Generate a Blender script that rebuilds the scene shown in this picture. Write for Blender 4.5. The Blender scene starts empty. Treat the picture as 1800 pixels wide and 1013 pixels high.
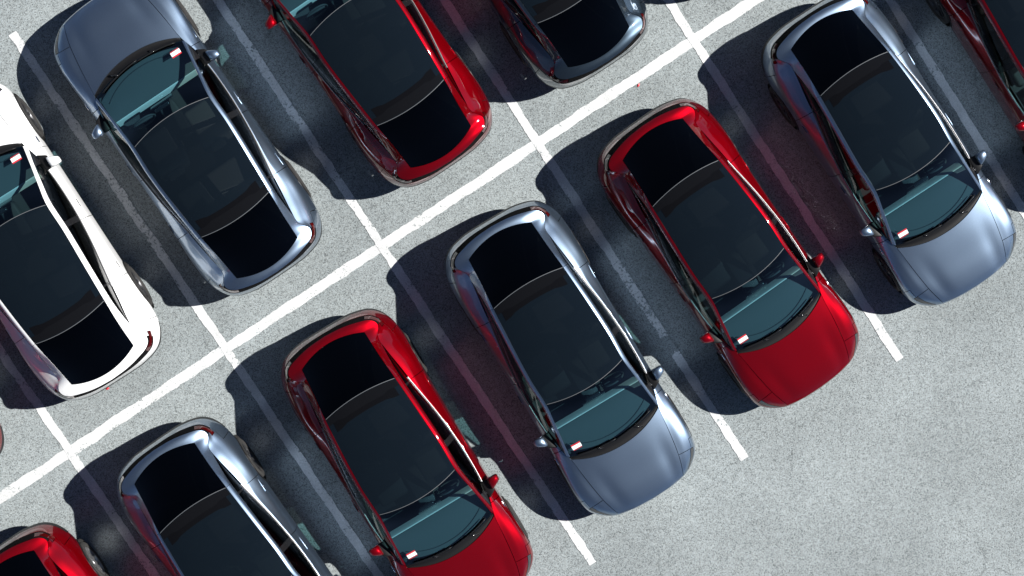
import bpy, math, random
from mathutils import Vector, Matrix
random.seed(7)
R = math.radians
scene = bpy.context.scene
COL = scene.collection

# ------------------------------------------------------------------ camera
cam_d = bpy.data.cameras.new('camera')
cam_d.sensor_fit = 'HORIZONTAL'
cam_d.sensor_width = 36.0
cam_d.lens = 77.91
cam_d.clip_start = 0.5
cam_d.clip_end = 2000
cam = bpy.data.objects.new('camera', cam_d)
COL.objects.link(cam)
cam.location = (-1.8553, 0.2465, 32.7665)
cam.rotation_euler = (R(-4.17386), R(-2.57823), 0)
scene.camera = cam

# ------------------------------------------------------------------ sky + sun
SHADOW = (-0.935, -0.295)                       # ground shift of a shadow per metre of height
sun_el = math.atan2(1.0, math.hypot(*SHADOW))
sun_az = math.atan2(-SHADOW[0], -SHADOW[1])   # clockwise from +Y
world = bpy.data.worlds.new('World')
scene.world = world
world.use_nodes = True
wn = world.node_tree
bg = wn.nodes['Background']
sky = wn.nodes.new('ShaderNodeTexSky')
sky.sky_type = 'NISHITA'
sky.sun_disc = False
sky.sun_elevation = sun_el
sky.sun_rotation = sun_az
sky.altitude = 5600
sky.air_density = 0.8
sky.dust_density = 0.0
sky.ozone_density = 1.0
bg.inputs['Strength'].default_value = 0.05
wn.links.new(sky.outputs[0], bg.inputs['Color'])
sun_d = bpy.data.lights.new('sun', 'SUN')
sun_d.energy = 5.0
sun_d.angle = R(0.53)
sun_d.color = (1.0, 0.98, 0.945)
sun = bpy.data.objects.new('sun', sun_d)
COL.objects.link(sun)
sun.location = (20, 6, 25)
sun.rotation_euler = Vector((SHADOW[0], SHADOW[1], -1.0)).to_track_quat('-Z', 'Y').to_euler()

scene.view_settings.view_transform = 'Standard'
scene.view_settings.look = 'None'
scene.view_settings.exposure = 0.86
scene.view_settings.gamma = 1.0
scene.view_settings.use_curve_mapping = False
scene.render.engine = 'CYCLES'
scene.cycles.use_denoising = True
scene.cycles.max_bounces = 12
scene.cycles.diffuse_bounces = 4
scene.cycles.glossy_bounces = 6
scene.cycles.transparent_max_bounces = 16
scene.cycles.caustics_reflective = True
scene.cycles.caustics_refractive = False
scene.cycles.blur_glossy = 0.2
scene.cycles.sample_clamp_indirect = 3.0
scene.cycles.use_guiding = True
scene.cycles.use_surface_guiding = True
scene.cycles.guiding_training_samples = 64

# ------------------------------------------------------------------ materials
def new_mat(name):
    m = bpy.data.materials.new(name)
    m.use_nodes = True
    return m, m.node_tree.nodes, m.node_tree.links

def pbr(name, col, rough=0.5, metal=0.0, coat=0.0, coat_rough=0.03, spec=0.5, bump=0.0, bump_scale=300.0, var=0.0):
    m, n, l = new_mat(name)
    b = n['Principled BSDF']
    b.inputs['Base Color'].default_value = (*col, 1)
    b.inputs['Roughness'].default_value = rough
    b.inputs['Metallic'].default_value = metal
    b.inputs['Coat Weight'].default_value = coat
    b.inputs['Coat Roughness'].default_value = coat_rough
    b.inputs['Specular IOR Level'].default_value = spec
    if bump or var:
        tc = n.new('ShaderNodeTexCoord')
        nz = n.new('ShaderNodeTexNoise')
        nz.inputs['Scale'].default_value = bump_scale
        nz.inputs['Detail'].default_value = 3
        l.new(tc.outputs['Object'], nz.inputs['Vector'])
        if var:
            mx = n.new('ShaderNodeMix'); mx.data_type = 'RGBA'
            mx.inputs['A'].default_value = (*[c * (1 - var) for c in col], 1)
            mx.inputs['B'].default_value = (*[min(1, c * (1 + var)) for c in col], 1)
            l.new(nz.outputs['Fac'], mx.inputs['Factor'])
            l.new(mx.outputs['Result'], b.inputs['Base Color'])
        if bump:
            bp = n.new('ShaderNodeBump')
            bp.inputs['Strength'].default_value = bump
            bp.inputs['Distance'].default_value = 0.002
            l.new(nz.outputs['Fac'], bp.inputs['Height'])
            l.new(bp.outputs[0], b.inputs['Normal'])
    return m

def car_paint(name, col, metal, rough, flake=0.06, dust=0.04, spec=0.12):
    """metallic base coat with flakes under a clear coat, a little dust on top"""
    m, n, l = new_mat(name)
    b = n['Principled BSDF']
    tc = n.new('ShaderNodeTexCoord')
    vo = n.new('ShaderNodeTexVoronoi'); vo.inputs['Scale'].default_value = 900
    l.new(tc.outputs['Object'], vo.inputs['Vector'])
    rr = n.new('ShaderNodeMapRange')
    rr.inputs['To Min'].default_value = 1 - flake * 2
    rr.inputs['To Max'].default_value = 1 + flake * 2
    sp = n.new('ShaderNodeSeparateColor')
    l.new(vo.outputs['Color'], sp.inputs[0])
    l.new(sp.outputs[0], rr.inputs['Value'])
    mul = n.new('ShaderNodeVectorMath'); mul.operation = 'SCALE'
    mul.inputs[0].default_value = col
    l.new(rr.outputs[0], mul.inputs['Scale'])
    nz = n.new('ShaderNodeTexNoise'); nz.inputs['Scale'].default_value = 5; nz.inputs['Detail'].default_value = 6
    l.new(tc.outputs['Object'], nz.inputs['Vector'])
    dr = n.new('ShaderNodeMapRange')
    dr.inputs['From Min'].default_value = 0.45; dr.inputs['From Max'].default_value = 0.8
    dr.inputs['To Min'].default_value = 0; dr.inputs['To Max'].default_value = dust
    l.new(nz.outputs['Fac'], dr.inputs['Value'])
    mx = n.new('ShaderNodeMix'); mx.data_type = 'RGBA'
    l.new(dr.outputs[0], mx.inputs['Factor'])
    l.new(mul.outputs[0], mx.inputs['A'])
    mx.inputs['B'].default_value = (0.35, 0.34, 0.32, 1)
    l.new(mx.outputs['Result'], b.inputs['Base Color'])
    b.inputs['Metallic'].default_value = metal
    b.inputs['Roughness'].default_value = rough
    b.inputs['Coat Weight'].default_value = 1.0
    b.inputs['Coat Roughness'].default_value = 0.025
    b.inputs['Coat IOR'].default_value = 1.6
    b.inputs['Specular IOR Level'].default_value = spec
    return m

def glass(name, tint, ior=1.7, rough=0.0, sky_haze=None):
    """thin tinted automotive glass"""
    m, n, l = new_mat(name)
    n.remove(n['Principled BSDF'])
    out = n['Material Output']
    tr = n.new('ShaderNodeBsdfTransparent'); tr.inputs[0].default_value = (*tint, 1)
    gl = n.new('ShaderNodeBsdfGlossy'); gl.inputs['Roughness'].default_value = rough
    gl.inputs['Color'].default_value = (1, 1, 1, 1)
    fr = n.new('ShaderNodeFresnel')
    ge = n.new('ShaderNodeNewGeometry')
    mr = n.new('ShaderNodeMapRange')          # the same reflectance from both sides of the pane
    mr.inputs['To Min'].default_value = ior; mr.inputs['To Max'].default_value = 1 / ior
    l.new(ge.outputs['Backfacing'], mr.inputs['Value']); l.new(mr.outputs[0], fr.inputs['IOR'])
    mx = n.new('ShaderNodeMixShader')
    base = tr
    if sky_haze:
        df = n.new('ShaderNodeBsdfDiffuse'); df.inputs[0].default_value = (*sky_haze, 1)  # diffuse tone paints in a faint haze in place of sky reflection
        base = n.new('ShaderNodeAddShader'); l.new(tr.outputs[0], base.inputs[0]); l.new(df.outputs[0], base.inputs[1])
    l.new(fr.outputs[0], mx.inputs[0]); l.new(base.outputs[0], mx.inputs[1]); l.new(gl.outputs[0], mx.inputs[2])
    l.new(mx.outputs[0], out.inputs['Surface'])
    return m

M = {}
M['red'] = car_paint('red_metallic_paint', (0.146, 0.0001, 0.0022), 0.50, 0.40, dust=0.0, spec=0.0)
M['silver'] = car_paint('silver_metallic_paint', (0.205, 0.272, 0.362), 0.97, 0.40, dust=0.008)
M['dark'] = car_paint('dark_grey_metallic_paint', (0.038, 0.056, 0.076), 0.85, 0.40, dust=0.02)
M['white'] = car_paint('white_paint', (0.80, 0.80, 0.79), 0.0, 0.45, flake=0.01, dust=0.03)
M['trim'] = pbr('black_plastic_trim', (0.006, 0.006, 0.0065), 0.45, spec=0.25, bump=0.3)
M['gloss_black'] = pbr('gloss_black', (0.01, 0.01, 0.011), 0.12, spec=0.5)
M['recess_shade'] = pbr('painted_recess_shade', (0.004, 0.004, 0.0045), 0.85, spec=0.08)  # near-black colour paints the shade of the gap under the spoiler lip
M['belt'] = pbr('satin_metal_trim', (0.13, 0.13, 0.135), 0.34, metal=0.9)
M['seal'] = pbr('grey_rubber_seal', (0.085, 0.09, 0.095), 0.55)
M['ws'] = glass('windshield_glass', (0.42, 0.68, 0.76))
M['roofg'] = glass('roof_glass', (0.055, 0.065, 0.07), sky_haze=(0.0032, 0.0055, 0.0075))  # blue-grey sky sheen of the roof partly put into the colour
M['rearg'] = glass('rear_glass', (0.02, 0.022, 0.025), ior=1.4)
M['sideg'] = glass('front_side_glass', (0.46, 0.57, 0.53))
M['privg'] = glass('rear_side_glass', (0.24, 0.25, 0.24))
M['rubber'] = pbr('tyre_rubber', (0.022, 0.021, 0.020), 0.8, bump=0.5, bump_scale=120)
M['rim_dark'] = pbr('dark_wheel_metal', (0.10, 0.10, 0.105), 0.4, metal=0.8)
M['rim_silver'] = pbr('silver_wheel_metal', (0.42, 0.42, 0.43), 0.40, metal=0.9)
M['inner'] = pbr('black_cabin_trim', (0.020, 0.021, 0.023), 0.8, bump=0.3, bump_scale=200)
M['dash'] = pbr('dark_grey_dashboard', (0.043, 0.047, 0.049), 0.75, bump=0.4, bump_scale=400)
M['dash_trim'] = pbr('white_dashboard_trim', (0.50, 0.50, 0.48), 0.4)
M['seat'] = pbr('black_seat_leather', (0.030, 0.030, 0.031), 0.55, bump=0.3, bump_scale=250)
M['seat_white'] = pbr('white_seat_leather', (0.28, 0.28, 0.27), 0.5, bump=0.3, bump_scale=250)
M['screen'] = pbr('black_screen', (0.006, 0.006, 0.007), 0.08)
M['tail'] = pbr('red_lamp_lens', (0.05, 0.002, 0.002), 0.08, coat=1.0)
M['head'] = pbr('clear_lamp_lens', (0.06, 0.062, 0.066), 0.08, metal=0.5, coat=1.0)
M['chrome'] = pbr('chrome', (0.75, 0.75, 0.76), 0.10, metal=1.0)
M['st_white'] = pbr('white_label', (0.82, 0.82, 0.82), 0.5)
M['st_red'] = pbr('red_label', (0.55, 0.02, 0.03), 0.5)
M['frit'] = pbr('ceramic_frit', (0.0046, 0.0047, 0.0053), 0.05, spec=0.3)
M['bar'] = pbr('dark_frit', (0.0035, 0.0035, 0.004), 0.05, spec=0.25)
M['under'] = pbr('underbody', (0.015, 0.015, 0.015), 0.9)

# ------------------------------------------------------------------ mesh helpers
def make_mesh(name, verts, faces, sharp_boundary=False, smooth=True, sharp_edges=None):
    me = bpy.data.meshes.new(name)
    me.from_pydata([tuple(v) for v in verts], [], faces)
    if smooth:
        me.polygons.foreach_set('use_smooth', [True] * len(me.polygons))
    if sharp_edges:
        at = me.attributes.new('sharp_edge', 'BOOLEAN', 'EDGE')
        for e in me.edges:
            if tuple(sorted(e.vertices)) in sharp_edges:
                at.data[e.index].value = True
    me.update()
    return me

def make_obj(name, me, mat, parent=None):
    o = bpy.data.objects.new(name, me)
    COL.objects.link(o)
    if mat is not None:
        if not me.materials:
            me.materials.append(mat)
    if parent is not None:
        o.parent = parent
    return o

def V(*a):
    return Vector(a)

def cr(pts, t, breaks=()):
    """Catmull-Rom through pts at parameter t (0..n-1), one-sided tangents at breaks"""
    n = len(pts)
    i = min(int(t), n - 2)
    f = t - i
    p0, p1 = pts[i], pts[i + 1]
    def tan(k, side):
        if k == 0: return pts[1] - pts[0]
        if k == n - 1: return pts[-1] - pts[-2]
        if k in breaks: return (pts[k + 1] - pts[k]) if side > 0 else (pts[k] - pts[k - 1])
        return (pts[k + 1] - pts[k - 1]) * 0.5
    m0, m1 = tan(i, 1), tan(i + 1, -1)
    f2, f3 = f * f, f * f * f
    return p0 * (2 * f3 - 3 * f2 + 1) + m0 * (f3 - 2 * f2 + f) + p1 * (-2 * f3 + 3 * f2) + m1 * (f3 - f2)

def resample(poly, n):
    d = [0.0]
    for a, b in zip(poly, poly[1:]):
        d.append(d[-1] + (b - a).length)
    out = []
    j = 0
    for k in range(n):
        s = d[-1] * k / (n - 1)
        while j < len(d) - 2 and d[j + 1] < s: j += 1
        f = (s - d[j]) / max(1e-9, d[j + 1] - d[j])
        out.append(poly[j].lerp(poly[j + 1], f))
    return out

def at_x(poly, x):
    """point on a polyline that runs from high x to low x"""
    if x >= poly[0].x: return poly[0].copy()
    for a, b in zip(poly, poly[1:]):
        if b.x <= x <= a.x:
            return a.lerp(b, (a.x - x) / max(1e-9, a.x - b.x))
    return poly[-1].copy()

def mirror_y(v):
    return Vector((v.x, -v.y, v.z))

def panel_mesh(name, P, cells, gap=0.004, fold=0.02, flip=False, weld_center=False):
    """P: dict (i,j)->Vector ; cells: list of (i,j) quads ; a sheet with edges folded inwards"""
    idx, verts = {}, []
    def vid(k):
        if k not in idx:
            idx[k] = len(verts); verts.append(P[k].copy())
        return idx[k]
    faces = []
    for (i, j) in cells:
        q = [vid((i, j)), vid((i + 1, j)), vid((i + 1, j + 1)), vid((i, j + 1))]
        q2 = []
        for a in q:
            if not any((verts[a] - verts[b]).length < 1e-6 for b in q2): q2.append(a)
        if len(q2) > 2:
            faces.append(q2[::-1] if flip else q2)
    return finish_panel(name, verts, faces, gap, fold)

def finish_panel(name, verts, faces, gap=0.004, fold=0.02):
    edges = {}
    for fi, f in enumerate(faces):
        for a, b in zip(f, f[1:] + f[:1]):
            edges.setdefault((min(a, b), max(a, b)), []).append((fi, a, b))
    bnd = [v[0] for k, v in edges.items() if len(v) == 1]
    nrm = [Vector() for _ in verts]
    for f in faces:
        n = Vector()
        for a, b in zip(f, f[1:] + f[:1]):
            n += verts[a].cross(verts[b])
        for a in f: nrm[a] += n
    bv = set()
    for _, a, b in bnd: bv.add(a); bv.add(b)
    # direction of the shrink: perpendicular to the border, inside the sheet
    if gap or fold:
        push = {a: Vector() for a in bv}
        for fi, a, b in bnd:
            n = nrm[a] + nrm[b]
            d = n.cross(verts[b] - verts[a])
            if d.length > 1e-12:
                d.normalize()
                push[a] += d; push[b] += d
        new = list(verts)
        for a in bv:
            if push[a].length > 1e-6 and abs(verts[a].y) > 1e-5:
                new[a] = verts[a] + push[a].normalized() * gap
            elif push[a].length > 1e-6:
                new[a] = verts[a] + push[a].normalized() * gap
        verts = new
    sharp = set()
    faces = list(faces)
    if fold:
        low = {}
        for a in bv:
            n = nrm[a].normalized() if nrm[a].length > 1e-12 else Vector((0, 0, 1))
            low[a] = len(verts)
            verts.append(verts[a] - n * fold)
        for _, a, b in bnd:
            faces.append([b, a, low[a], low[b]])
            sharp.add((min(a, b), max(a, b)))
    return make_mesh(name, verts, faces, sharp_edges=sharp)

def both(verts_faces):
    """join a half sheet with its mirror image"""
    v, f = verts_faces
    n = len(v)
    vv = list(v); mp = []
    for a in v:
        if abs(a.y) < 1e-5: mp.append(v.index(a))
        else:
            mp.append(len(vv)); vv.append(mirror_y(a))
    ff = list(f) + [[mp[a] for a in q][::-1] for q in f]
    return vv, ff

def sheet(P, cells, flip=False):
    idx, verts, faces = {}, [], []
    for (i, j) in cells:
        q = []
        for k in ((i, j), (i + 1, j), (i + 1, j + 1), (i, j + 1)):
            if k not in idx:
                idx[k] = len(verts); verts.append(P[k].copy())
            a = idx[k]
            if not any((verts[a] - verts[b]).length < 1e-6 for b in q): q.append(a)
        if len(q) > 2: faces.append(q[::-1] if flip else q)
    return verts, faces

def tube(path, rad, seg=6, closed=False):
    verts, faces = [], []
    n = len(path)
    for i, p in enumerate(path):
        d = (path[min(i + 1, n - 1)] - path[max(i - 1, 0)]) if not closed else (path[(i + 1) % n] - path[i - 1])
        d.normalize()
        up = Vector((0, 0, 1)) if abs(d.z) < 0.9 else Vector((1, 0, 0))
        a = d.cross(up).normalized(); b = a.cross(d)
        r = rad[i] if isinstance(rad, (list, tuple)) else rad
        for k in range(seg):
            t = 2 * math.pi * k / seg
            verts.append(p + a * (math.cos(t) * r) + b * (math.sin(t) * r))
    m = n if closed else n - 1
    for i in range(m):
        for k in range(seg):
            i2 = (i + 1) % n
            faces.append([i * seg + k, i * seg + (k + 1) % seg, i2 * seg + (k + 1) % seg, i2 * seg + k])
    if not closed:
        faces.append(list(range(seg))[::-1]); faces.append([(n - 1) * seg + k for k in range(seg)])
    return verts, faces

def rbox(cx, cy, cz, sx, sy, sz, r=0.02, n=3):
    """box with rounded edges (superellipsoid-like grid)"""
    import bmesh
    bm = bmesh.new()
    bmesh.ops.create_cube(bm, size=1)
    for v in bm.verts: v.co = Vector((v.co.x * sx, v.co.y * sy, v.co.z * sz))
    bmesh.ops.bevel(bm, geom=list(bm.edges), offset=r, segments=n, affect='EDGES', profile=0.5)
    bm.verts.ensure_lookup_table()
    vs = [v.co + Vector((cx, cy, cz)) for v in bm.verts]
    fs = [[v.index for v in f.verts] for f in bm.faces]
    bm.free()
    return vs, fs

# ------------------------------------------------------------------ car surfaces (x forward, y left, z up)
# rings run from the nose centre round the left side to the tail centre: A shoulder crease / belt / spoiler lip, B, C widest, D, E sill
A = [V(2.345,0,.722), V(2.332,.30,.717), V(2.288,.555,.700), V(2.165,.592,.762), V(2.0,.635,.822), V(1.80,.668,.872), V(1.55,.700,.922),
     V(1.20,.736,.978), V(.90,.815,.982), V(.50,.858,.982), V(0,.858,.992), V(-.50,.820,1.020), V(-.90,.765,1.048), V(-1.15,.728,1.068),
     V(-1.40,.698,1.090), V(-1.70,.658,1.125), V(-1.90,.645,1.100), V(-2.065,.738,1.055), V(-2.187,.668,1.080), V(-2.260,.468,1.115), V(-2.304,.25,1.13), V(-2.321,0,1.137)]
B = [V(2.368,0,.655), V(2.352,.30,.650), V(2.304,.575,.642), V(2.20,.745,.660), V(2.03,.875,.720), V(1.80,.925,.790), V(1.52,.938,.825),
     V(1.20,.930,.830), V(.90,.924,.825), V(.50,.923,.825), V(0,.922,.830), V(-.50,.918,.840), V(-.90,.920,.855), V(-1.15,.924,.880),
     V(-1.42,.920,.905), V(-1.72,.895,.900), V(-1.94,.848,.910), V(-2.112,.800,.920), V(-2.242,.690,.890), V(-2.314,.465,.890), V(-2.343,.25,.895), V(-2.350,0,.895)]
C = [V(2.375,0,.52), V(2.360,.30,.52), V(2.312,.58,.52), V(2.215,.77,.54), V(2.04,.915,.58), V(1.80,.962,.62), V(1.52,.972,.64),
     V(1.20,.950,.62), V(.90,.938,.61), V(.50,.936,.61), V(0,.936,.61), V(-.50,.936,.61), V(-.90,.939,.62), V(-1.15,.955,.66),
     V(-1.42,.976,.68), V(-1.72,.966,.67), V(-1.98,.930,.66), V(-2.17,.835,.67), V(-2.295,.690,.69), V(-2.362,.440,.70), V(-2.376,.22,.70), V(-2.378,0,.70)]
D = [V(2.350,0,.36), V(2.335,.30,.36), V(2.285,.58,.36), V(2.19,.77,.37), V(2.02,.905,.38), V(1.80,.945,.39), V(1.52,.945,.40),
     V(1.20,.938,.40), V(.90,.934,.37), V(.50,.932,.36), V(0,.932,.36), V(-.50,.932,.36), V(-.90,.936,.37), V(-1.15,.943,.40),
     V(-1.42,.945,.41), V(-1.72,.940,.42), V(-1.97,.915,.42), V(-2.175,.835,.45), V(-2.305,.690,.47), V(-2.375,.440,.48), V(-2.390,.22,.48), V(-2.392,0,.48)]
E_ = [V(2.270,0,.21), V(2.255,.30,.21), V(2.205,.56,.21), V(2.11,.74,.21), V(1.95,.86,.21), V(1.75,.90,.21), V(1.52,.90,.21),
     V(1.20,.895,.20), V(.90,.892,.20), V(.50,.890,.20), V(0,.890,.20), V(-.50,.890,.20), V(-.90,.892,.20), V(-1.15,.895,.20),
     V(-1.42,.895,.21), V(-1.70,.89,.23), V(-1.92,.855,.25), V(-2.08,.76,.26), V(-2.19,.630,.27), V(-2.245,.41,.28), V(-2.258,.22,.28), V(-2.26,0,.28)]
# extra ring just under the crease: bulges the shoulder, tucks under the spoiler lip at the tail
A2 = []
for k in range(22):
    a, b = A[k], B[k]
    p = a.lerp(b, 0.45)
    if 3 <= k <= 15:
        out = Vector((0, 0.014, 0.020)) if k < 8 else Vector((0, 0.020, 0.020))
        p = p + out
        steep = {8: .6, 9: 1, 10: 1, 11: .9, 12: .6, 13: .25}.get(k, 0)      # doors turn down right below the belt
        p = p.lerp(a + Vector((0, .016, -.020)), steep)
        if k in (14, 15): p = a.lerp(b, 0.45) + Vector((0, .010, .010))
    if k == 16: p = a.lerp(b, 0.40) + Vector((0, .006, .006))
    if k >= 17: p = Vector((a.x * 0.55 + b.x * 0.45, a.y * .6 + b.y * .4, a.z - 0.030)) + Vector(((0.030 if k > 17 else .02), -0.015, 0))
    A2.append(p)
RINGS = [A, A2, B, C, D, E_]
SUB = 6
NS = 21 * SUB
NV = 5 * SUB
ringpts = []
for r, ring in enumerate(RINGS):
    br = (2,) if r == 0 else ()
    ringpts.append([cr(ring, k / SUB, br) for k in range(NS + 1)])
SIDE = {}
for i in range(NS + 1):
    col = [ringpts[r][i] for r in range(6)]
    for j in range(NV + 1):
        p = cr(col, j / SUB)
        if i in (0, NS): p.y = 0.0
        SIDE[(i, j)] = p
AXF, AXR, WZ, WR = 1.505, -1.385, 0.352, 0.352
WY = 0.853
ARCH = 0.395
# wheel arch openings, border points snapped to the circle
removed = set()
for i in range(NS):
    for j in range(NV):
        c = (SIDE[(i, j)] + SIDE[(i + 1, j)] + SIDE[(i + 1, j + 1)] + SIDE[(i, j + 1)]) / 4
        for ax in (AXF, AXR):
            if math.hypot(c.x - ax, c.z - WZ) < ARCH and c.y > 0.5: removed.add((i, j))
for (i, j) in list(SIDE):
    cs = [(a, b) for a in (i - 1, i) for b in (j - 1, j) if 0 <= a < NS and 0 <= b < NV]
    k = sum(1 for c in cs if c in removed)
    if 0 < k < len(cs):
        p = SIDE[(i, j)]
        ax = AXF if p.x > 0 else AXR
        d = math.hypot(p.x - ax, p.z - WZ)
        if d > 1e-4 and j < NV:
            SIDE[(i, j)] = Vector((ax + (p.x - ax) * ARCH / d, p.y, WZ + (p.z - WZ) * ARCH / d))

def s_of(i): return (i + 0.5) / SUB
def v_of(j): return (j + 0.5) / SUB
def cell_panel(i, j):
    s, v = s_of(i), v_of(j)
    if v > 4.0:
        if s < 4.9: return 'front_lip'
        if s > 15.6: return 'rear_diffuser'
        return 'rocker_trim'
    if v > 3.17 and s > 16.0: return 'rear_diffuser'
    if s < 4.9:
        if 2.5 < s < 4.2 and 1.5 < v < 2.0: return 'headlight'
        if s < 2.2 and 2.7 < v < 3.9: return 'lower_grille'
        if s > 4.2 and v < 1.67: return 'front_fender'
        return 'front_bumper'
    if s < 7.7: return 'front_fender'
    if s < 10.33: return 'front_door'
    if s < 13.0: return 'rear_door'
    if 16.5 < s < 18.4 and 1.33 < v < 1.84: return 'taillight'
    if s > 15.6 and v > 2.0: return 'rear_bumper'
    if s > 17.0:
        return 'tail_panel'  # coloured near-black to stand in for the shaded crevice below the lip
    return 'quarter_panel'

groups = {}
for i in range(NS):
    for j in range(NV):
        if (i, j) in removed: continue
        groups.setdefault(cell_panel(i, j), []).append((i, j))

# canopy: edge (left) and centre line, front to back ; parameter = index
CE = [V(1.150,.728,.990), V(.860,.697,1.145), V(.560,.663,1.315), V(.243,.632,1.478), V(-.20,.640,1.540), V(-.75,.614,1.535), V(-1.314,.577,1.455), V(-1.68,.545,1.325), V(-2.075,.522,1.130)]
CC = [V(1.275,0,1.020), V(.965,0,1.205), V(.655,0,1.390), V(.333,0,1.545), V(-.20,0,1.612), V(-.77,0,1.608), V(-1.385,0,1.520), V(-1.77,0,1.385), V(-2.205,0,1.172)]
def canopy(u, t):
    e, c = cr(CE, u), cr(CC, u)
    w = 1 - abs(t) ** 2.2
    return Vector((e.x + (c.x - e.x) * (1 - t * t), e.y * t, e.z + (c.z - e.z) * w))
# rail / pillar outer line, front to back
RO = [V(1.060,.772,.984), V(.860,.742,1.090), V(.560,.716,1.250), V(.243,.692,1.398), V(-.20,.702,1.462), V(-.75,.680,1.455), V(-1.314,.648,1.365), V(-1.60,.642,1.245), V(-1.80,.648,1.135)]
rail_out = [cr(RO, k / 10) for k in range(81)]
edge_in = [cr(CE, k / 10) for k in range(81)]
beltline = [p for p in ringpts[0][7 * SUB - 3:16 * SUB]]

# ------------------------------------------------------------------ build the prototype parts
class Part:
    def __init__(self, name, mesh, slot, sub=None, label=None):
        self.name, self.mesh, self.slot, self.sub, self.label = name, mesh, slot, sub or [], label
PARTS = []     # slot 'paint' and 'rim' take the colour of the car
def add(name, vf_or_mesh, slot, sub=None, label=None):
    me = vf_or_mesh if isinstance(vf_or_mesh, bpy.types.Mesh) else make_mesh(name, *vf_or_mesh)
    p = Part(name, me, slot, sub, label)
    PARTS.append(p)
    return p
def subpart(parent, name, vf, slot):
    me = vf if isinstance(vf, bpy.types.Mesh) else make_mesh(name, *vf)
    parent.sub.append(Part(name, me, slot))

SLOT = {'front_fender': 'paint', 'front_door': 'paint', 'rear_door': 'paint', 'quarter_panel': 'paint', 'headlight': 'head',
        'taillight': 'tail', 'rocker_trim': 'trim', 'front_bumper': 'paint', 'rear_bumper': 'paint', 'tail_panel': 'recess_shade',
        'lower_grille': 'trim', 'front_lip': 'trim', 'rear_diffuser': 'trim'}
side_parts = {}
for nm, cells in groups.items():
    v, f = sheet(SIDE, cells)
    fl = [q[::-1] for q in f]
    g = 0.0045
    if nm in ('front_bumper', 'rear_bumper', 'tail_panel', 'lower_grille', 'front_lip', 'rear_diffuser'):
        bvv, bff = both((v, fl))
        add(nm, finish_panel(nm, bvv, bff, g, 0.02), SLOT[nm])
    else:
        mv = [mirror_y(a) for a in v]
        side_parts[(nm, 1)] = add(nm, finish_panel(nm, v, fl, g, 0.02), SLOT[nm])
        side_parts[(nm, -1)] = add(nm, finish_panel(nm, mv, f, g, 0.02), SLOT[nm])

# surface lookup on the side
def side_y(x, z):
    best, by = 9, 0.9
    for (i, j), p in SIDE.items():
        if 3 * SUB < i < 18 * SUB:
            d = (p.x - x) ** 2 + (p.z - z) ** 2
            if d < best: best, by = d, p.y
    return by

# hood
HN, HT = 34, 28
hood = {}
hc = [V(2.345,0,.722), V(2.235,0,.782), V(2.05,0,.846), V(1.80,0,.908), V(1.58,0,.962), V(1.386,0,1.006)]
hs = [A[2], A[3], A[4], A[5], A[6], V(1.190,.737,.980)]
frontedge = [ringpts[0][k] for k in range(0, 2 * SUB + 1)]
for i in range(HN + 1):
    r = i / HN * 5
    c, e = cr(hc, r), cr(hs, r)
    for j in range(HT + 1):
        t = -1 + 2 * j / HT
        at = abs(t)
        y = e.y * t
        x = e.x + (c.x - e.x) * (1 - at ** 2.2)
        if i == 0:
            fe = min(range(len(frontedge)), key=lambda q: abs(frontedge[q].y - abs(y)))
            x = frontedge[fe].x
        z = e.z + (c.z - e.z) * (1 - at ** 2.6)
        k = math.sin(math.pi * min(1, r / 5)) ** 0.7 * (1 - r / 5) ** 0.8
        z -= 0.022 * k * math.exp(-((at - 0.74) / 0.15) ** 2) * (1 - at ** 14)
        hood[(i, j)] = Vector((x, y, z))
    hood[(i, 0)] = Vector((e.x, -e.y, e.z)); hood[(i, HT)] = e.copy()
hood_part = add('hood', panel_mesh('hood', hood, [(i, j) for i in range(HN) for j in range(HT)], 0.004, 0.025, flip=True), 'paint')

# cowl between hood and windshield
cw = {}
for j in range(25):
    t = -1 + j / 12
    h = Vector((1.190 + (1.386 - 1.190) * (1 - abs(t) ** 2.2), .735 * t, .980 + .032 * (1 - abs(t) ** 2.6) - 0.022))
    w = canopy(0, t)
    for i in range(4):
        p = h.lerp(w, i / 3)
        p.z -= 0.012 * math.sin(math.pi * i / 3)
        cw[(i, j)] = p
add('cowl', panel_mesh('cowl', cw, [(i, j) for i in range(3) for j in range(24)], 0, 0.02, flip=True), 'trim')
for y0, y1, k in ((0.62, -0.05, 0), (-0.02, -0.64, 1)):
    path = []
    for q in range(13):
        y = y0 + (y1 - y0) * q / 12
        t = y / .728
        p = canopy(0.02 + 0.10 * (1 - q / 12) * (0.6 if k else 1), t)
        p.z += 0.022
        path.append(p)
    vv, ff = tube(path, [0.006] + [0.011] * 11 + [0.005], 6)
    w = add('wiper', (vv, ff), 'trim')
    piv = Vector((1.30 - .02 * k, 0.40 if k == 0 else -0.25, 1.0))
    mid = path[6]
    subpart(w, 'wiper_arm', tube([piv, piv.lerp(mid, .5) + Vector((0, 0, .02)), mid + Vector((0, 0, .012))], [.016, .012, .008], 6), 'gloss_black')

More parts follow.
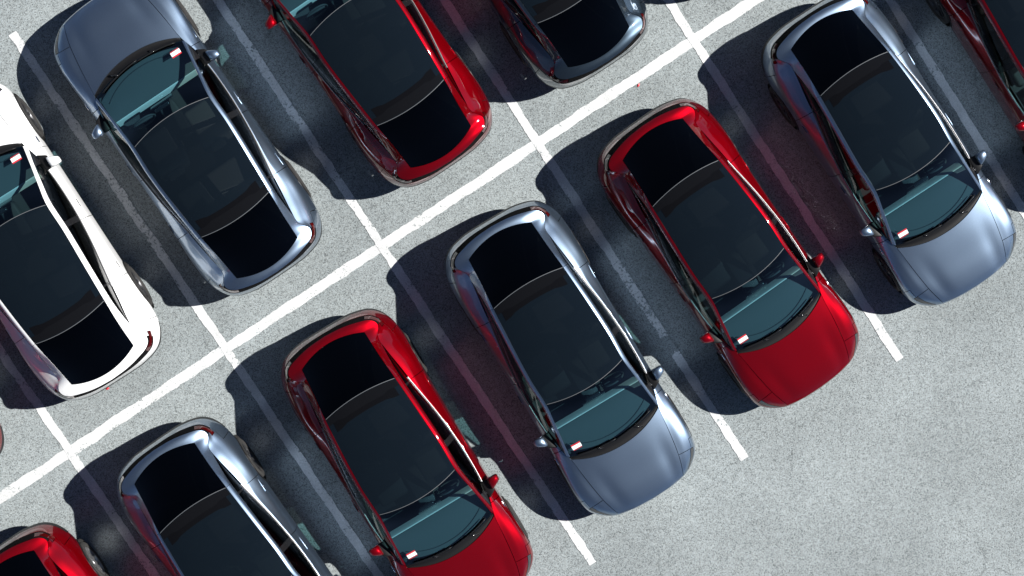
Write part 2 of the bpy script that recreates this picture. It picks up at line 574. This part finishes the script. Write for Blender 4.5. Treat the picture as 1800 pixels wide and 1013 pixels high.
# canopy panes
NT = 24
def pane(name, u0, u1, nu, slot):
    P = {(i, j): canopy(u0 + (u1 - u0) * i / nu, -1 + 2 * j / NT) for i in range(nu + 1) for j in range(NT + 1)}
    return add(name, panel_mesh(name, P, [(i, j) for i in range(nu) for j in range(NT)], 0.003, 0.006, flip=True), slot)
pane('windshield', 0, 3, 18, 'ws')
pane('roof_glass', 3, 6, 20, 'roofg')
pane('rear_window', 6, 8, 16, 'rearg')
for u in (3, 6):
    path = [canopy(u, -0.985 + 1.97 * j / 40) + Vector((0, 0, 0.0005)) for j in range(41)]
    vv, ff = [], []
    for k, p in enumerate(path):
        a, b = p + Vector((0.005, 0, -0.001)), p - Vector((0.005, 0, 0.001))
        vv += [a, p + Vector((0.003, 0, 0.0035)), p + Vector((-0.003, 0, 0.0035)), b]
    for k in range(40):
        for q in range(3):
            ff.append([k * 4 + q, k * 4 + q + 1, k * 4 + 5 + q, k * 4 + 4 + q])
    add('glass_seal', (vv, ff), 'seal')

# roof rail (both sides) and liftgate frame
def strip(inner, outer, n, m, bulge):
    P = {}
    for i in range(n + 1):
        a, b = inner[i], outer[i]
        d = inner[min(i + 1, n)] - inner[max(i - 1, 0)]
        nn = (b - a).cross(d)
        if nn.length > 1e-9: nn.normalize()
        if nn.z < 0: nn = -nn
        for j in range(m + 1):
            f = j / m
            P[(i, j)] = a.lerp(b, f) + nn * (bulge(i / n) * 4 * f * (1 - f))
    return P
ins = resample(edge_in[:61], 49); outs = resample(rail_out[:61], 49)
outs[0] = V(1.060, .772, .984)
P = strip(ins, outs, 48, 8, lambda f: 0.020)
cells = [(i, j) for i in range(48) for j in range(8)]
def flipcheck(v, f):
    # orient so that normals look up / outwards
    s = 0
    for q in f:
        n = (v[q[1]] - v[q[0]]).cross(v[q[2]] - v[q[0]])
        s += n.z + n.y * 0.3
    return f if s > 0 else [q[::-1] for q in f]
v, f = sheet(P, cells); f = flipcheck(v, f)
add('roof_rail', finish_panel('roof_rail', v, f, 0.002, 0.02), 'paint')
add('roof_rail', finish_panel('roof_rail', [mirror_y(a) for a in v], [q[::-1] for q in f], 0.002, 0.02), 'paint')
# liftgate frame: split line to rear window corner, then along the rear window foot to the centre
seg1i = resample(edge_in[60:], 25)
o1 = [p for p in rail_out[60:]] + [ringpts[0][k] for k in range(int(16 * SUB) - 1, 17 * SUB + 1)]
seg1o = resample(o1, 25)
seg2i = [canopy(8, 1 - k / 24) for k in range(25)]
o2 = [ringpts[0][k] for k in range(17 * SUB, NS + 1)]
seg2o = resample(o2, 25)
li = seg1i + seg2i[1:]; lo = seg1o + seg2o[1:]
P = strip(li, lo, 48, 10, lambda f: 0.003 + 0.015 * max(0, 1 - f / .16) + 0.011 * min(1, max(0, (f - .50) / .16)))
v, f = sheet(P, [(i, j) for i in range(48) for j in range(10)]); f = flipcheck(v, f)
for a in v:
    if abs(a.y) < 1e-4: a.y = 0.0
lv, lf = both((v, f))
add('liftgate', finish_panel('liftgate', lv, lf, 0.003, 0.02), 'paint')

# side glass, pillars, belt trim
def side_pt(x, w):
    a, b = at_x(beltline, x), at_x(rail_out, x)
    p = a.lerp(b, w)
    return p + Vector((0, 0.012 * math.sin(math.pi * w) - 0.010, 0))
def glass_strip(name, x0, x1, slot, n=16, m=8, off=0.0, gap=0.002):
    P = {}
    for i in range(n + 1):
        x = x0 + (x1 - x0) * i / n
        for j in range(m + 1):
            P[(i, j)] = side_pt(x, j / m) + Vector((0, off, 0))
    v, f = sheet(P, [(i, j) for i in range(n) for j in range(m)])
    s = sum(((v[q[1]] - v[q[0]]).cross(v[q[2]] - v[q[0]])).y for q in f)
    if s < 0: f = [q[::-1] for q in f]
    add(name, finish_panel(name, v, f, gap, 0.005), slot)
    add(name, finish_panel(name, [mirror_y(a) for a in v], [q[::-1] for q in f], gap, 0.005), slot)
glass_strip('mirror_sail', 1.03, 0.80, 'gloss_black', 6)
glass_strip('side_window', 0.798, -0.08, 'sideg')
glass_strip('center_pillar', -0.082, -0.178, 'gloss_black', 3)
glass_strip('side_window', -0.18, -1.12, 'privg')
glass_strip('rear_pillar', -1.122, -1.160, 'gloss_black', 3)
glass_strip('quarter_window', -1.162, -1.74, 'privg')
bv, bf = [], []
xs = [0.86 - 2.06 * k / 60 for k in range(61)]
for x in xs:
    p = at_x(beltline, x)
    bv += [p + Vector((0, -0.014, 0.000)), p + Vector((0, -0.012, 0.011)), p + Vector((0, -0.003, 0.013)), p + Vector((0, 0.005, 0.002))]
for k in range(60):
    for q in range(3): bf.append([k * 4 + q, k * 4 + q + 1, k * 4 + 5 + q, k * 4 + 4 + q])
bf = flipcheck(bv, bf)
add('belt_trim', (bv, bf), 'belt')
add('belt_trim', ([mirror_y(a) for a in bv], [q[::-1] for q in bf]), 'belt')

# wheel arch trims
for ax in (AXF, AXR):
    for sgn in (1, -1):
        vv, ff = [], []
        n = 24
        for k in range(n + 1):
            a = R(-4 + 188 * k / n)
            ca, sa = math.cos(a), math.sin(a)
            xi, zi = ax + ca * (ARCH - .012), WZ + sa * (ARCH - .012)
            xo, zo = ax + ca * (ARCH + .030), WZ + sa * (ARCH + .030)
            yi = side_y(ax + ca * ARCH, WZ + sa * ARCH); yo = side_y(xo, zo)
            vv += [V(xi, (yi - .03) * sgn, zi), V(xi, (yi + .006) * sgn, zi), V(xo, (yo + .006) * sgn, zo), V(xo, (yo - .01) * sgn, zo)]
        for k in range(n):
            for q in range(3):
                f = [k * 4 + q, k * 4 + q + 1, k * 4 + 5 + q, k * 4 + 4 + q]
                ff.append(f if sgn < 0 else f[::-1])
        add('wheel_arch_trim', (vv, ff), 'trim')

# door handles (flush) and fender repeaters
for x, z in ((0.045, .835), (-1.0, .865)):
    for sgn in (1, -1):
        y = side_y(x, z)
        vv, ff = rbox(0, 0, 0, .215, .012, .026, .005, 2)
        sl = (side_y(x + .1, z) - side_y(x - .1, z)) / .2
        vv = [V(x + a.x, sgn * (y + .001 + a.y + sl * a.x - (a.z) * 0.35), z + a.z) for a in vv]
        if sgn < 0: ff = [q[::-1] for q in ff]
        hd = add('door_handle', (vv, ff), 'paint')
        v2, f2 = rbox(0, 0, 0, .120, .008, .012, .003, 1)
        v2 = [V(x + .02 + a.x, sgn * (y + .010 + a.y + sl * a.x), z + .010 + a.z) for a in v2]
        if sgn < 0: f2 = [q[::-1] for q in f2]
        subpart(hd, 'handle_recess', (v2, f2), 'gloss_black')
for sgn in (1, -1):
    y = side_y(1.13, .83)
    vv, ff = rbox(0, 0, 0, .105, .018, .036, .008, 2)
    vv = [V(1.13 + a.x, sgn * (y + .004 + a.y - a.z * .3), .832 + a.z * (0.35 + 0.65 * (0.5 - a.x / .105))) for a in vv]
    if sgn < 0: ff = [q[::-1] for q in ff]
    rp = add('side_camera', (vv, ff), 'chrome')
    v2, f2 = rbox(0, 0, 0, .05, .01, .016, .004, 1)
    v2 = [V(1.115 + a.x, sgn * (y + .012 + a.y), .832 + a.z) for a in v2]
    if sgn < 0: f2 = [q[::-1] for q in f2]
    subpart(rp, 'camera_lens', (v2, f2), 'gloss_black')

# door mirrors
for sgn in (1, -1):
    vv, ff = [], []
    # cap: sections from inboard to outboard (y, front x, rear x, half height, centre z)
    secs = [(.912, .826, .700, .050, 1.004), (.922, .836, .680, .068, 1.010), (.950, .830, .670, .080, 1.018), (.990, .812, .664, .084, 1.022), (1.035, .788, .664, .080, 1.022), (1.064, .770, .670, .070, 1.019), (1.080, .750, .682, .044, 1.014)]
    n = 16
    for (y, xf, xr, hz, cz) in secs:
        cx, hx = (xf + xr) / 2, (xf - xr) / 2
        for k in range(n):
            a = 2 * math.pi * k / n
            dx, dz = math.cos(a), math.sin(a)
            px = math.copysign(abs(dx) ** (0.55 if dx > 0 else 0.3), dx); pz = math.copysign(abs(dz) ** 0.55, dz)
            vv.append(V(cx + hx * px, sgn * y, cz + hz * pz * (1 - 0.22 * max(0, dx))))
    for s in range(len(secs) - 1):
        for k in range(n):
            q = [s * n + k, s * n + (k + 1) % n, (s + 1) * n + (k + 1) % n, (s + 1) * n + k]
            ff.append(q[::-1] if sgn > 0 else q)
    ff.append(list(range(n)) if sgn > 0 else list(range(n))[::-1])
    l = [(len(secs) - 1) * n + k for k in range(n)]
    ff.append(l[::-1] if sgn > 0 else l)
    mr = add('door_mirror', (vv, ff), 'paint')
    # stalk
    b0, bfc = rbox(0, 0, 0, .17, .13, .045, .014, 2)
    b0 = [V(.785 + a.x * (1.35 - 4.0 * a.y) - a.y * .25, sgn * (.880 + a.y), .985 + a.z + a.y * .14) for a in b0]
    subpart(mr, 'mirror_stalk', (b0, bfc if sgn > 0 else [q[::-1] for q in bfc]), 'trim')
    v2, f2 = rbox(0, 0, 0, .008, .125, .085, .003, 1)
    v2 = [V(.667 + a.x + a.y * .06, sgn * (.985 + a.y), 1.016 + a.z) for a in v2]
    if sgn < 0: f2 = [q[::-1] for q in f2]
    subpart(mr, 'mirror_glass', (v2, f2), 'chrome')

# wheels
def lathe(profile, n, cx, cz, sgn, y0):
    vv, ff = [], []
    m = len(profile)
    for k in range(n):
        a = 2 * math.pi * k / n
        for (r, y) in profile:
            vv.append(V(cx + math.cos(a) * r, sgn * (y0 + y), cz + math.sin(a) * r))
    for k in range(n):
        for q in range(m - 1):
            f = [k * m + q, k * m + q + 1, ((k + 1) % n) * m + q + 1, ((k + 1) % n) * m + q]
            ff.append(f if sgn > 0 else f[::-1])
    return vv, ff
for ax in (AXF, AXR):
    for sgn in (1, -1):
        tyre = [(.245, -.11), (.300, -.125), (.338, -.112), (.351, -.075), (.352, 0), (.351, .070), (.339, .108), (.305, .124), (.262, .116), (.248, .098)]
        wp = add('wheel', lathe(tyre, 36, ax, WR, sgn, WY), 'rubber', label=None)
        rimp = [(.248, .098), (.240, .104), (.232, .090), (.222, .045), (.215, -.05), (.21, -.10)]
        subpart(wp, 'rim', lathe(rimp, 36, ax, WR, sgn, WY), 'rim')
        vv, ff = [], []
        for k in range(10):
            a0 = 2 * math.pi * k / 10
            for (r, w, y) in ((.045, .030, .082), (.14, .026, .088), (.236, .034, .092)):
                for (dw, dy) in ((-w, 0), (w, 0), (w * .7, -.035), (-w * .7, -.035)):
                    ca, sa = math.cos(a0), math.sin(a0)
                    vv.append(V(ax + ca * r - sa * dw * .8, sgn * (WY + y + dy), WR + sa * r + ca * dw * .8))
            b = k * 12
            for s in range(2):
                for q in range(4):
                    f = [b + s * 4 + q, b + s * 4 + (q + 1) % 4, b + s * 4 + 4 + (q + 1) % 4, b + s * 4 + 4 + q]
                    ff.append(f if sgn < 0 else f[::-1])
        me = make_mesh('spokes', vv, ff, smooth=False)
        subpart(wp, 'spokes', me, 'rim')
        subpart(wp, 'hub_cap', lathe([(.0, .100), (.04, .098), (.062, .088), (.065, .06)], 18, ax, WR, sgn, WY), 'rim')
        subpart(wp, 'brake_disc', lathe([(.0, .0), (.165, .0), (.17, -.02)], 24, ax, WR, sgn, WY), 'chrome')
        # wheel well
        add('wheel_well', lathe([(.40, .13), (.405, -.20), (.38, -.22), (.0, -.22)], 24, ax, WZ, sgn, WY - .035), 'under')

# underbody
ring = ringpts[5]
vv, ff = [], []
for p in ring:
    vv += [V(p.x, p.y, .205), V(p.x, 0, .205), V(p.x, -p.y, .205)]
for k in range(len(ring) - 1):
    ff += [[k * 3, k * 3 + 1, k * 3 + 4, k * 3 + 3], [k * 3 + 1, k * 3 + 2, k * 3 + 5, k * 3 + 4]]
add('underbody', make_mesh('underbody', vv, ff, smooth=False), 'under')

# cabin: liner, dashboard, seats, wheel, screen
vv, ff = [], []
outl = []
for k in range(41):
    x = 1.12 - 3.0 * k / 40
    y = min(at_x(beltline, x).y - .045, .80)
    outl.append((x, y, at_x(beltline, x).z - .035))
for (x, y, z) in outl:
    vv += [V(x, y, z), V(x, y - .03, z - .05), V(x, y, .34), V(x, -y, .34), V(x, -y + .03, z - .05), V(x, -y, z)]
for k in range(40):
    for q in range(5): ff.append([k * 6 + q, k * 6 + q + 1, k * 6 + 7 + q, k * 6 + 6 + q])
ff.append([0, 1, 2, 3, 4, 5][::-1]); ff.append([240 + q for q in range(6)])
add('cabin_liner', make_mesh('cabin_liner', vv, ff, smooth=False), 'inner')
DN = 24
dv = {}
for j in range(DN + 1):
    t = -1 + 2 * j / DN
    fx = 1.235 - 0.17 * abs(t) ** 2.2
    prof = [(fx, .950), (fx - .07, .962), (.92 - .10 * t * t, .968), (.735, .962), (.700, .950), (.690, .930)]
    for i, (x, z) in enumerate(prof):
        dv[(i, j)] = V(x, .715 * t, z - .012 * t * t)
ds = add('dashboard', panel_mesh('dashboard', dv, [(i, j) for i in range(5) for j in range(DN)], 0, .03, flip=True), 'dash')
tv = {}
for j in range(DN + 1):
    t = -1 + 2 * j / DN
    for i, (x, z) in enumerate(((.710, .957), (.702, .958), (.692, .945), (.662, .88), (.636, .82))):
        tv[(i, j)] = V(x, .70 * t, z - .010 * t * t)
subpart(ds, 'dash_trim', panel_mesh('dash_trim', tv, [(i, j) for i in range(4) for j in range(DN)], 0, .01, flip=True), 'dash_trim')
# defroster line on the dashboard
path = [V(1.17 - .19 * abs(t) ** 2.2, .63 * t, .968 - .010 * t * t) for t in [-1 + k / 12 for k in range(25)]]
subpart(ds, 'defroster_vent', tube(path, .007, 5), 'inner')
vv, ff = rbox(0, 0, 0, .02, .37, .22, .008, 2)
add('touch_screen', ([V(.60 + a.x - a.z * .25, a.y, .945 + a.z) for a in vv], ff), 'screen')
cs, sn = math.cos(R(62)), math.sin(R(62))
path = []
for k in range(28):
    a = 2 * math.pi * k / 28
    u, w = math.cos(a) * .178, math.sin(a) * .178
    path.append(V(.50 - w * cs * -1 * .55, .37 + u, .90 + w * sn * .9))
sw = add('steering_wheel', tube(path, .015, 7, closed=True), 'inner')
subpart(sw, 'steering_hub', ([V(.515 + a.x, .37 + a.y, .90 + a.z) for a in rbox(0, 0, 0, .05, .30, .09, .02, 2)[0]], rbox(0, 0, 0, .05, .30, .09, .02, 2)[1]), 'inner')
def seat(x, y, w):
    vv, ff = rbox(x, y, .55, .52, w, .18, .05, 3)
    s = add('seat', (vv, ff), 'seat')
    b, bf2 = rbox(0, 0, 0, .13, w, .62, .055, 3)
    b = [V(x - .27 + a.x - a.z * .38, y + a.y * (1 - .12 * max(0, a.z)), .88 + a.z) for a in b]
    subpart(s, 'backrest', (b, bf2), 'seat')
    return s
for y in (.37, -.37):
    s = seat(.05, y, .50)
    h, hf = rbox(0, 0, 0, .09, .27, .17, .04, 3)
    subpart(s, 'headrest', ([V(-.375 + a.x - a.z * .3, y + a.y, 1.27 + a.z) for a in h], hf), 'seat')
s = seat(-.86, 0, 1.25)
for y in (.40, 0, -.40):
    h, hf = rbox(0, 0, 0, .08, .22, .12, .035, 3)
    subpart(s, 'headrest', ([V(-1.26 + a.x - a.z * .3, y + a.y, 1.20 + a.z) for a in h], hf), 'seat')
vv, ff = rbox(0, 0, 0, .10, .26, .30, .03, 2)
add('console', ([V(.30 + a.x * 6, a.y, .55 + a.z) for a in vv], ff), 'inner')
# printed bands at the rear end of the glass roof
def u_at(x, t):
    lo, hi = 3.0, 6.0
    for _ in range(40):
        u = (lo + hi) / 2
        if canopy(u, t).x > x: lo = u
        else: hi = u
    return u
def frit(name, xa, xb, slot, tmax, lift):
    P = {}
    for j in range(41):
        t = -tmax + 2 * tmax * j / 40
        for i in range(7):
            f = i / 6
            x = xa(t) + (xb(t) - xa(t)) * f
            P[(i, j)] = canopy(u_at(x, t), t) + Vector((0, 0, lift))
    add(name, panel_mesh(name, P, [(i, j) for i in range(6) for j in range(40)], 0, .001, flip=True), slot)
def split_x(t): return canopy(6, t).x
def bar_lo(t): return -1.215 + .04 * t * t - .030 * min(1, max(0, (abs(t) - .55) / .15))
def bar_hi(t): return -1.145 + .06 * t * t + .020 * min(1, max(0, (abs(t) - .55) / .15))
frit('roof_frit', lambda t: bar_lo(t) + .0, lambda t: split_x(t) + .012, 'frit', .975, .0015)
frit('roof_cross_bar', bar_hi, bar_lo, 'bar', .86, .0030)
vv, ff = rbox(0, 0, 0, .05, .24, .07, .018, 2)
add('rear_view_mirror', ([V(.50 + a.x, a.y, 1.36 + a.z) for a in vv], ff), 'gloss_black')
# luggage cover behind the seats
lc = {}
for i in range(9):
    for j in range(13):
        t = -1 + j / 6
        lc[(i, j)] = V(-1.30 - .75 * i / 8, t * (.60 - .10 * i / 8), .96 + .03 * math.cos(t))
add('luggage_cover', panel_mesh('luggage_cover', lc, [(i, j) for i in range(8) for j in range(12)], 0, .02, flip=True), 'inner')

# permit sticker inside the lower right corner of the windshield
def ws_point(x, y, off):
    # project down on to the windshield surface
    lo, hi = 0.0, 3.0
    t = 0
    for _ in range(40):
        u = (lo + hi) / 2
        e = cr(CE, u)
        t = y / e.y
        p = canopy(u, t)
        if p.x > x: lo = u
        else: hi = u
    return p + Vector((0, 0, off))
def decal(y0, y1, x0, x1, off):
    P = {}
    for i in range(4):
        for j in range(4):
            P[(i, j)] = ws_point(x0 + (x1 - x0) * i / 3, y0 + (y1 - y0) * j / 3, off)
    v, f = sheet(P, [(i, j) for i in range(3) for j in range(3)])
    return v, flipcheck(v, f)
st = add('permit_sticker', decal(-.640, -.495, 1.016, 1.076, .005), 'st_white')
subpart(st, 'sticker_band', decal(-.640, -.495, .994, 1.014, .005), 'st_red')
for k in range(7):
    y = -.632 + k * .0195
    subpart(st, 'sticker_mark', decal(y, y + .013, 1.080, 1.092, .005), 'st_red')

# ------------------------------------------------------------------ cars
def build_car(loc, yaw, paint, rim, label, group, seat='seat', category='car', zoff=0.0):
    e = bpy.data.objects.new('parked_car', None)
    e.empty_display_size = 0.5
    COL.objects.link(e)
    e.location = (loc[0], loc[1], zoff)
    e.rotation_euler = (0, 0, R(yaw))
    e['label'] = label; e['category'] = category; e['group'] = group
    def inst(p, parent):
        o = bpy.data.objects.new(p.name, p.mesh)
        COL.objects.link(o)
        o.parent = parent
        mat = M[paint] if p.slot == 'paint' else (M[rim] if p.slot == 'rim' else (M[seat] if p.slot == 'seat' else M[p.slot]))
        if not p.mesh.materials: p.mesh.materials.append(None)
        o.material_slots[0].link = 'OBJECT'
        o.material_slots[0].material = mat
        for s in p.sub: inst(s, o)
    for p in PARTS: inst(p, e)
    return e

SP = 2.7627
U = Vector((0.835499, 0.549492)); W2 = Vector((0.549492, -0.835499))
def gridpt(k, a): 
    p = U * ((k - 3) * SP) + W2 * a
    return (p.x, p.y)
G1, G2 = 'cars parked nose out in the lower row', 'cars parked nose out in the upper row'
CARS = [
    ((0.459, -3.173), -59.243, 'silver', 'rim_dark', 'silver car between two red cars in the middle of the lower row', G1),
    ((2.774, -1.640), -54.918, 'red', 'rim_dark', 'red car with its whole body in view, parked between two silver cars on the right', G1),
    ((-1.926, -4.741), -59.075, 'red', 'rim_dark', 'red car at the bottom edge, its hood tip cut off, between two silver cars', G1),
    ((5.130, -0.114), -56.924, 'silver', 'rim_dark', 'silver car at the right, farthest right of the silver ones', G1),
    ((-4.233, -6.276), -55.418, 'silver', 'rim_dark', 'silver car at the bottom edge with only its rear half in view', G1),
    ((-6.50, -7.80), -54.5, 'red', 'rim_silver', 'red car in the bottom left corner, only its tail and a bright wheel in view', G1),
    (gridpt(5.505, 2.88), -57.0, 'red', 'rim_dark', 'red car cut off by the top right corner', G1),
    ((-5.079, 0.100), 123.877, 'silver', 'rim_dark', 'blue-grey silver car pointing up beside the white car', G2, 'seat_white'),
    ((-2.621, 1.663), 124.483, 'red', 'rim_dark', 'red car of the upper row with its nose beyond the top edge', G2),
    ((-7.376, -1.392), 122.223, 'white', 'rim_dark', 'white car at the left edge, the only white one', G2),
    ((-0.334, 3.106), 123.3, 'dark', 'rim_dark', 'dark grey car at the top edge, only its tail in view', G2),
    (gridpt(-0.52, -2.86), 123.5, 'red', 'rim_dark', 'red car left of the white one, only a sliver of it at the left edge', G2),
    (gridpt(4.5, -2.72), 123.5, 'silver', 'rim_dark', 'car beyond the top edge right of the dark grey one, only its shadow in view', G2),
]
for c in CARS: build_car(*c)

# ------------------------------------------------------------------ ground
def asphalt_color(n, l):
    """aggregate-speckled worn asphalt colour, in world metres; returns (colour socket, height socket)"""
    geo = n.new('ShaderNodeNewGeometry')
    def noise(scale, detail=4, rough=0.55, dim='3D'):
        x = n.new('ShaderNodeTexNoise'); x.inputs['Scale'].default_value = scale
        x.inputs['Detail'].default_value = detail; x.inputs['Roughness'].default_value = rough
        l.new(geo.outputs['Position'], x.inputs['Vector']); return x.outputs['Fac']
    def vor(scale, feature='F1'):
        x = n.new('ShaderNodeTexVoronoi'); x.feature = feature; x.inputs['Scale'].default_value = scale
        l.new(geo.outputs['Position'], x.inputs['Vector']); return x
    def rng(s, a, b, c, d, clamp=True):
        x = n.new('ShaderNodeMapRange'); x.clamp = clamp
        for nm, v in (('From Min', a), ('From Max', b), ('To Min', c), ('To Max', d)): x.inputs[nm].default_value = v
        l.new(s, x.inputs['Value']); return x.outputs[0]
    def math2(op, a, b):
        x = n.new('ShaderNodeMath'); x.operation = op
        for k, v in enumerate((a, b)):
            if isinstance(v, (int, float)): x.inputs[k].default_value = v
            else: l.new(v, x.inputs[k])
        return x.outputs[0]
    v1 = vor(78); v2 = vor(150)
    s1 = n.new('ShaderNodeSeparateColor'); l.new(v1.outputs['Color'], s1.inputs[0])
    s2 = n.new('ShaderNodeSeparateColor'); l.new(v2.outputs['Color'], s2.inputs[0])
    stone = rng(s1.outputs[0], 0, 1, 0.78, 1.23)
    fine = rng(s2.outputs[1], 0, 1, 0.82, 1.18)
    dark = rng(s1.outputs[2], 0.74, 0.92, 1.0, 0.50)
    mid = rng(noise(7, 5), 0.3, 0.7, 0.94, 1.05)
    big = rng(noise(0.5, 6), 0.3, 0.7, 0.82, 1.13)
    val = math2('MULTIPLY', math2('MULTIPLY', stone, fine), math2('MULTIPLY', math2('MULTIPLY', dark, mid), big))
    # cracks: borders of large warped cells, kept only in places
    wob = n.new('ShaderNodeTexNoise'); wob.inputs['Scale'].default_value = 1.6; wob.inputs['Detail'].default_value = 6
    l.new(geo.outputs['Position'], wob.inputs['Vector'])
    ad = n.new('ShaderNodeVectorMath'); ad.operation = 'MULTIPLY_ADD'
    l.new(wob.outputs['Color'], ad.inputs[0]); ad.inputs[1].default_value = (0.9, 0.9, 0.0)
    l.new(geo.outputs['Position'], ad.inputs[2])
    vc = n.new('ShaderNodeTexVoronoi'); vc.feature = 'DISTANCE_TO_EDGE'; vc.inputs['Scale'].default_value = 0.34
    l.new(ad.outputs[0], vc.inputs['Vector'])
    line = rng(vc.outputs['Distance'], 0.0015, 0.006, 1, 0)
    mask = rng(noise(0.8, 3), 0.50, 0.58, 0, 0.75)
    crack = math2('MULTIPLY', line, mask)
    val = math2('MULTIPLY', val, math2('SUBTRACT', 1.0, math2('MULTIPLY', crack, 0.36)))
    tint = n.new('ShaderNodeMix'); tint.data_type = 'RGBA'
    tint.inputs['A'].default_value = (0.226, 0.255, 0.263, 1); tint.inputs['B'].default_value = (0.241, 0.259, 0.255, 1)
    l.new(rng(s2.outputs[0], 0.3, 1, 0, 1), tint.inputs['Factor'])
    sc = n.new('ShaderNodeVectorMath'); sc.operation = 'SCALE'
    l.new(tint.outputs['Result'], sc.inputs[0]); l.new(val, sc.inputs['Scale'])
    h = math2('ADD', math2('MULTIPLY', s1.outputs[0], 0.6), math2('MULTIPLY', v1.outputs['Distance'], -0.8))
    h = math2('SUBTRACT', h, math2('MULTIPLY', crack, 1.5))
    return sc.outputs[0], h, noise, rng, math2, geo

def asphalt_mat():
    m, n, l = new_mat('speckled_asphalt')
    b = n['Principled BSDF']
    col, h, *_ = asphalt_color(n, l)
    l.new(col, b.inputs['Base Color'])
    b.inputs['Roughness'].default_value = 0.9
    b.inputs['Specular IOR Level'].default_value = 0.25
    bp = n.new('ShaderNodeBump'); bp.inputs['Strength'].default_value = 0.35; bp.inputs['Distance'].default_value = 0.004
    l.new(h, bp.inputs['Height']); l.new(bp.outputs[0], b.inputs['Normal'])
    return m

def line_mat():
    m, n, l = new_mat('worn_white_line_paint')
    b = n['Principled BSDF']
    col, h, noise, rng, math2, geo = asphalt_color(n, l)
    at = n.new('ShaderNodeAttribute'); at.attribute_name = 'wear'
    chip = noise(26, 6, 0.7)
    patch = noise(3.0, 4)
    thr = math2('ADD', math2('MULTIPLY', rng(patch, 0.38, 0.72, 0, 1), 0.17), at.outputs['Fac'])
    k = math2('SUBTRACT', chip, math2('ADD', thr, 0.285))
    fac = rng(k, -0.015, 0.03, 0, 1)
    wt = rng(noise(70, 4), 0.3, 0.7, 0.74, 1.08)
    dirt = rng(noise(2.2, 6), 0.35, 0.7, 1.03, 0.80)
    wc = n.new('ShaderNodeVectorMath'); wc.operation = 'SCALE'; wc.inputs[0].default_value = (0.61, 0.62, 0.62)
    l.new(math2('MULTIPLY', wt, dirt), wc.inputs['Scale'])
    mx = n.new('ShaderNodeMix'); mx.data_type = 'RGBA'
    l.new(fac, mx.inputs['Factor']); l.new(col, mx.inputs['A']); l.new(wc.outputs[0], mx.inputs['B'])
    l.new(mx.outputs['Result'], b.inputs['Base Color'])
    b.inputs['Roughness'].default_value = 0.75
    b.inputs['Specular IOR Level'].default_value = 0.3
    bp = n.new('ShaderNodeBump'); bp.inputs['Strength'].default_value = 0.25; bp.inputs['Distance'].default_value = 0.004
    l.new(h, bp.inputs['Height']); l.new(bp.outputs[0], b.inputs['Normal'])
    return m

gm = make_mesh('pavement', [V(-400, -400, 0), V(400, -400, 0), V(400, 400, 0), V(-400, 400, 0)], [[0, 1, 2, 3]], smooth=False)
ground = make_obj('pavement', gm, asphalt_mat())
ground['kind'] = 'structure'
LM = line_mat()
def painted_line(p0, p1, width, z, wear_fn=lambda a: 0.0):
    p0, p1 = Vector(p0), Vector(p1)
    d = p1 - p0; L = d.length; d.normalize()
    nrm = Vector((-d.y, d.x))
    n = max(2, int(L / 0.03))
    vv, ff, we = [], [], []
    w1 = w2 = 0.0
    for i in range(n + 1):
        w1 = w1 * .8 + random.uniform(-1, 1) * .006; w2 = w2 * .8 + random.uniform(-1, 1) * .006
        a = L * i / n
        c = p0 + d * a
        for s, j in ((-1, w1), (-.33, 0), (.33, 0), (1, w2)):
            q = c + nrm * (s * width / 2 + j)
            vv.append(V(q.x, q.y, z)); 
            we.append(wear_fn(a) + (0.035 if abs(s) == 1 else 0))
    for i in range(n):
        for q in range(3): ff.append([i * 4 + q, i * 4 + 4 + q, i * 4 + 5 + q, i * 4 + 1 + q])
    me = make_mesh('painted_line', vv, ff, smooth=False)
    if me.polygons[0].normal.z < 0:
        me.flip_normals()
    at = me.attributes.new('wear', 'FLOAT', 'POINT')
    at.data.foreach_set('value', we)
    o = make_obj('painted_line', me, LM, ground)
    return o
painted_line(gridpt(-2.2, 0), gridpt(7.2, 0), 0.152, 0.004)
ends = {1: (-5.55, 5.70), 2: (-5.55, 5.72), 3: (-5.55, 5.66), 4: (-5.55, 5.70), 5: (-5.55, 5.70), 0: (-5.55, 5.7), -1: (-5.55, 5.7), 6: (-5.55, 5.7)}
for k, (a0, a1) in ends.items():
    wf = lambda a: 0.0
    if k == 3:
        # worn through between the two cars
        wf = lambda a, a0=a0: 0.32 * math.exp(-(((a + a0) - 3.60) / 0.15) ** 4) + 0.13 * math.exp(-(((a + a0) - 2.9) / 0.7) ** 2)
    elif k in (1, 2):
        wf = lambda a, a0=a0: 0.07 * math.exp(-(((a + a0) + 2.5) / 1.6) ** 2)
    painted_line(gridpt(k, a0), gridpt(k, a1), 0.130, 0.008, wf)

# two scraps of red litter on the pavement
def px_world(px, py):
    d = cam.rotation_euler.to_matrix() @ Vector(((px - 900) / 3895.5, -(py - 506.5) / 3895.5, -1.0))
    k = -cam.location.z / d.z
    return Vector((cam.location.x + k * d.x, cam.location.y + k * d.y, 0))
for (px, py, rot, lab) in ((1122, 150, 0.9, 'small red scrap of litter on the pavement behind the dark grey car'), (189, 683, 0.3, 'small red scrap of litter on the pavement behind the white car')):
    c = px_world(px, py)
    vv = [V(-.03, -.012, .002), V(.005, -.018, .010), V(.032, -.004, .004), V(.018, .014, .012), V(-.012, .010, .006), V(0, 0, .016)]
    ff = [[0, 1, 5], [1, 2, 5], [2, 3, 5], [3, 4, 5], [4, 0, 5]]
    me = make_mesh('litter_scrap', vv, ff, smooth=False)
    o = make_obj('litter_scrap', me, M['st_red'])
    o.location = (c.x, c.y, 0.003); o.rotation_euler = (0, 0, rot)
    o['label'] = lab; o['category'] = 'litter'; o['group'] = 'scraps of litter'
